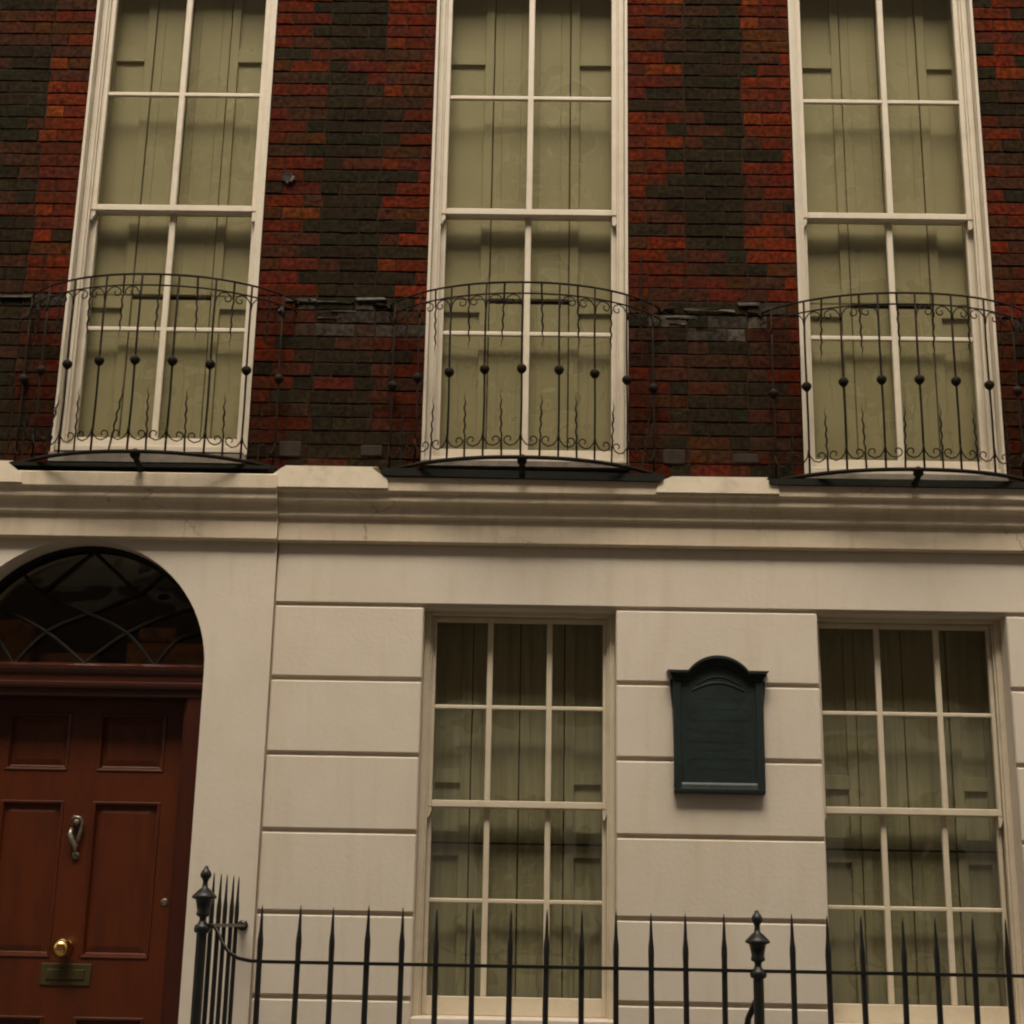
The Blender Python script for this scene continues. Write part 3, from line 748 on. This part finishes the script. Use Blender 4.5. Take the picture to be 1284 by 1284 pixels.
# ---------------------------------------------------------------- plaque
pq = thing('wall_plaque', (.93, -.025, 2.24), 'dark bronze memorial plaque with arched top on the stucco between the ground floor windows', 'plaque')
px = .932; y0, y1 = -.062, -.0255
def plaque_outline(k):
    """k shrinks the outline towards the inside"""
    h = .252-k; sh = .222-k; bz = 2.232+k
    pts = [(px-.216+k, bz), (px+.216-k, bz), (px+.222-k, 2.70)]
    return pts
bm = NB(); prism_y(bm, [(px-.214, 2.25), (px+.214, 2.25), (px+.224, 2.62), (px+.224, 2.80), (px-.224, 2.80), (px-.224, 2.62)], y0, y1)
obj('plate', bm, M['bronze'], pq)
# cap moulding: straight ears with an arched centre
def cap(rad_o, zoff, y0_, y1_, ear, th):
    bm = NB(); n = 18; hw = .150; hgt = .075
    Rr = (hw*hw+hgt*hgt)/(2*hgt); cz = 2.842+hgt-Rr
    a0 = math.asin(hw/Rr)
    top = [(px-ear, 2.842+zoff)] + [(px+Rr*math.sin(-a0+2*a0*k/n), cz+zoff+Rr*math.cos(-a0+2*a0*k/n)) for k in range(n+1)] + [(px+ear, 2.842+zoff)]
    bot = [(x*1.0, z-th) for x, z in top]; bot[0] = (px-ear+.012, top[0][1]-th); bot[-1] = (px+ear-.012, top[-1][1]-th)
    prism_y(bm, top + bot[::-1], y0_, y1_); return bm
obj('cap_moulding', cap(0, 0, -.105, -.027, .253, .014), M['bronze'], pq)
obj('cap_moulding', cap(0, -.0142, -.090, -.027, .243, .016), M['bronze'], pq)
obj('cap_moulding', cap(0, -.0304, -.076, -.027, .232, .018), M['bronze'], pq)
bm = NB(); n = 18; hw = .150; hgt = .075; Rr = (hw*hw+hgt*hgt)/(2*hgt); cz = 2.842+hgt-Rr-.049; a0 = math.asin(hw/Rr)
prism_y(bm, [(px-.222, 2.798), (px+.222, 2.798), (px+.222, 2.793+.0)] + [(px-Rr*math.sin(-a0+2*a0*k/n), cz+Rr*math.cos(-a0+2*a0*k/n)) for k in range(n+1)] + [(px-.222, 2.793)], -.0615, -.027)
obj('tympanum', bm, M['bronze'], pq)
for s in (-1, 1):
    bm = NB(); a, b = sorted((px+s*.224, px+s*.186)); box(bm, a, b, y0-.012, y0+.001, 2.262, 2.79, .004); obj('side_pilaster', bm, M['bronze'], pq)
    bm = NB(); prism_y(bm, [(px+s*.2245, 2.80), (px+s*.236, 2.80), (px+s*.234, 2.74), (px+s*.226, 2.665), (px+s*.2245, 2.66)], -.058, -.027); obj('ear', bm, M['bronze'], pq)
bm = NB(); prism_x(bm, [(-.027, 2.238), (-.064, 2.238), (-.080, 2.250), (-.080, 2.260), (-.072, 2.264), (-.068, 2.282), (-.062, 2.292), (-.027, 2.292)], px-.222, px+.222); obj('base_moulding', bm, M['bronze'], pq)
# worn, unreadable raised relief
bm = NB(); rnd = random.Random(3)
def relief(cx, z, wdt, h):
    x = cx-wdt/2
    while x < cx+wdt/2:
        l = rnd.uniform(.006, .014)
        if rnd.random() > .14: box(bm, x, x+l, y0-.0016, y0+.001, z+rnd.uniform(0, h*.15), z+h*rnd.uniform(.7, 1))
        x += l+.004
for z, wd_, h in ((2.700, .26, .018), (2.650, .20, .018), (2.595, .30, .026), (2.540, .24, .018), (2.49, .29, .016), (2.45, .20, .016), (2.405, .27, .016), (2.355, .18, .018)): relief(px, z, wd_, h)
obj('worn_relief', bm, M['bronze'], pq, kind='stuff')
bm = NB(); pts = [(px-.13+.26*k/16, y0+.001, 2.745+.040*math.sin(PI*k/16)) for k in range(17)]; tube(bm, pts, .006, 6)
pts = [(px-.11+.22*k/16, y0+.001, 2.775+.040*math.sin(PI*k/16)) for k in range(17)]; tube(bm, pts, .005, 6)
obj('garland', bm, M['bronze'], pq)

# ---------------------------------------------------------------- small iron rod on the wall above the middle balcony
bm = NB(); tube(bm, [(.561, -.012, 5.13), (.560, -.016, 5.0), (.563, -.012, 4.87), (.60, -.014, 4.83)], .005, 6)
o = obj('wall_cable', bm, M['iron'], loc=(.56, -.012, 4.87)); setp(o, 'short dark cable hanging on the brick just right of the middle window', 'cable')

# ---------------------------------------------------------------- area railings
YR = -.95
ar = thing('area_railing', (0, YR, .25), 'black iron spiked railings with urn topped posts in front of the stucco ground floor', 'railings')
bm = NB(); zt = 1.665
def spike(z0, ztip, w):
    bm = NB(); n = 8
    prof = [(w*1.1, z0), (w, ztip-.20), (w*1.08, ztip-.165), (w*1.02, ztip-.14), (w*.66, ztip-.10), (w*.50, ztip-.055), (w*.34, ztip-.02), (.0012, ztip)]
    lathe(bm, prof, 0, 0, n); return bm
spm = mesh_of(spike(.02, zt-.25, .0122), 'spike', M['irong'], False)
for k in range(-14, 20):
    if k == 0 or k < -14: continue
    x = .967 + k*.1492 + random.uniform(-.003, .003)
    if x > 3.7: continue
    o = link('spike', spm, ar, (x, YR, .25)); o.rotation_euler = (random.uniform(-.006, .006), random.uniform(-.009, .009), random.random()); o.scale = (1, 1, 1+random.uniform(-.004, .004))
# front rail with its upward sweep at the corner post
bm = NB()
sw = [(-1.368, 1.579), (-1.345, 1.578), (-1.325, 1.572), (-1.305, 1.545), (-1.285, 1.505), (-1.255, 1.468), (-1.215, 1.446), (-1.16, 1.436), (-1.08, 1.434)]
pts = [(x, z) for x, z in sw] + [(3.7, 1.434)]
up_ = [(x, z+.007) for x, z in pts]; dn_ = [(x, z-.007) for x, z in pts]
prism_y(bm, up_ + dn_[::-1], YR-.018, YR+.018)
obj('top_rail', bm, M['irong'], ar)
bm = NB(); box(bm, -1.37, 3.7, YR-.018, YR+.018, .36, .374); obj('bottom_rail', bm, M['irong'], ar)
def urn_post(x, y, ztop, zr, nm='post'):
    bm = NB(); d = ztop
    lathe(bm, [(.022, .25), (.022, zr-.02)], x, y, 12)
    p = obj(nm, bm, M['irong'], ar, loc=(x, y, .25), smooth=False)
    bm = NB(); h = ztop
    prof = [(.020, zr-.022), (.032, zr-.018), (.035, zr-.004), (.032, zr+.010), (.020, zr+.018), (.014, zr+.032), (.016, zr+.044), (.028, zr+.050), (.030, zr+.060), (.026, zr+.068), (.032, zr+.100), (.036, zr+.116), (.052, zr+.122), (.052, zr+.130), (.040, zr+.142),
            (.026, zr+.156), (.013, zr+.166), (.011, zr+.190), (.016, zr+.202), (.023, zr+.210), (.024, zr+.222), (.017, zr+.236), (.010, zr+.243), (.0095, zr+.250), (.004, zr+.256)]
    lathe(bm, prof, x, y, 14); obj('urn_finial', bm, M['irong'], p, smooth=True)
    return p
urn_post(.967, YR, 1.674, 1.425)
urn_post(-1.375, YR, 1.807, 1.566)
bm = NB(); tube(bm, [(.960, YR+.01, 1.32), (.935, YR+.10, 1.24), (.90, YR+.35, .75), (.88, YR+.5, .3)], .014, 8); obj('back_stay', bm, M['irong'], ar, smooth=True)
# return towards the wall beside the door
spr = mesh_of(spike(.02, 1.80-.25, .0105), 'spike', M['irong'], False)
for yy in (-.80, -.655, -.51, -.365, -.22):
    o = link('spike', spr, ar, (-1.37, yy, .25)); o.rotation_euler = (0, random.uniform(-.002, .002), random.random())
bm = NB(); box(bm, -1.388, -1.352, YR, -.045, 1.570, 1.584); obj('return_rail', bm, M['irong'], ar)
bm = NB(); lathe_y(bm, [(.026, -.044), (.026, -.056), (.016, -.062), (.016, -.09)], -1.37, 1.577, 12); obj('wall_boss', bm, M['irong'], ar)

# ---------------------------------------------------------------- ground, street, opposite terrace (seen in the glass)
bm = NB(); box(bm, -60, 60, -60, 40, -3.2, -3.0); setp(obj('ground', bm, M['asphalt']), kind='structure')
bm = NB(); box(bm, -60, 60, -3.0, YR-.14, -2.99, 0); setp(obj('pavement', bm, M['paving']), kind='structure')
bm = NB(); box(bm, -60, 60, -6.2, -3.0, -2.99, -.12); setp(obj('road', bm, M['asphalt']), kind='structure')
bm = NB(); box(bm, -60, 60, -9.3, -6.2, -2.99, .0); setp(obj('pavement', bm, M['paving']), kind='structure')
bm = NB(); box(bm, -1.40, 3.75, YR-.14, YR+.10, -2.99, .25, .02); setp(obj('railing_plinth', bm, M['paving']), kind='structure')
bm = NB(); box(bm, -3.75, -1.40, YR-.14, -.046, -2.98, .12, .01); setp(obj('doorstep', bm, M['paving']), kind='structure')
bm = NB(); box(bm, -60, 60, YR+.10, 0, -2.99, -2.2); setp(obj('basement_floor', bm, M['paving']), kind='structure')
bm = NB(); box(bm, -1.398, XR, -.002, .30, -2.2, .0); obj('basement_wall', bm, M['stucco'], house)
opp = NB(); box(opp, -16, 16, -10.0, -9.3, 5.35, 15.6)
setp(obj('opposite_terrace', opp, M['oppw2']), kind='structure')
opp = NB(); box(opp, -16, 16, -10.0, -9.3, 3.8, 5.345); setp(obj('opposite_brick_band', opp, M['opp']), kind='structure')
o2 = NB(); box(o2, -16, 16, -10.0, -9.28, 0, 3.6); box(o2, -16, 16, -9.42, -9.16, 3.6, 3.8); box(o2, -16, 16, -9.5, -9.16, 15.2, 15.5)
for k in range(-7, 8):
    for z0, z1 in ((5.5, 6.9), (7.7, 9.4), (10.2, 12.0)): box(o2, k*2.1-.5, k*2.1+.5, -9.32, -9.26, z0, z1)
setp(obj('opposite_stucco', o2, M['oppw']), kind='structure')
o3 = NB()
for k in range(-7, 8):
    for z0, z1 in ((5.5, 6.9), (7.7, 9.4), (10.2, 12.0), (1.2, 3.1)):
        for i in range(2):
            for j in range(3):
                h = (z1-z0-.1)/3; box(o3, k*2.1-.44+i*.45, k*2.1-.02+i*.45, -9.26, -9.25, z0+.07+j*h, z0+.04+(j+1)*h)
setp(obj('opposite_panes', o3, M['dark']), kind='structure')

S.render.engine = 'CYCLES'
S.cycles.pixel_filter_type = 'BLACKMAN_HARRIS'; S.cycles.filter_width = 2.1
S.render.resolution_x = S.render.resolution_y = 1024
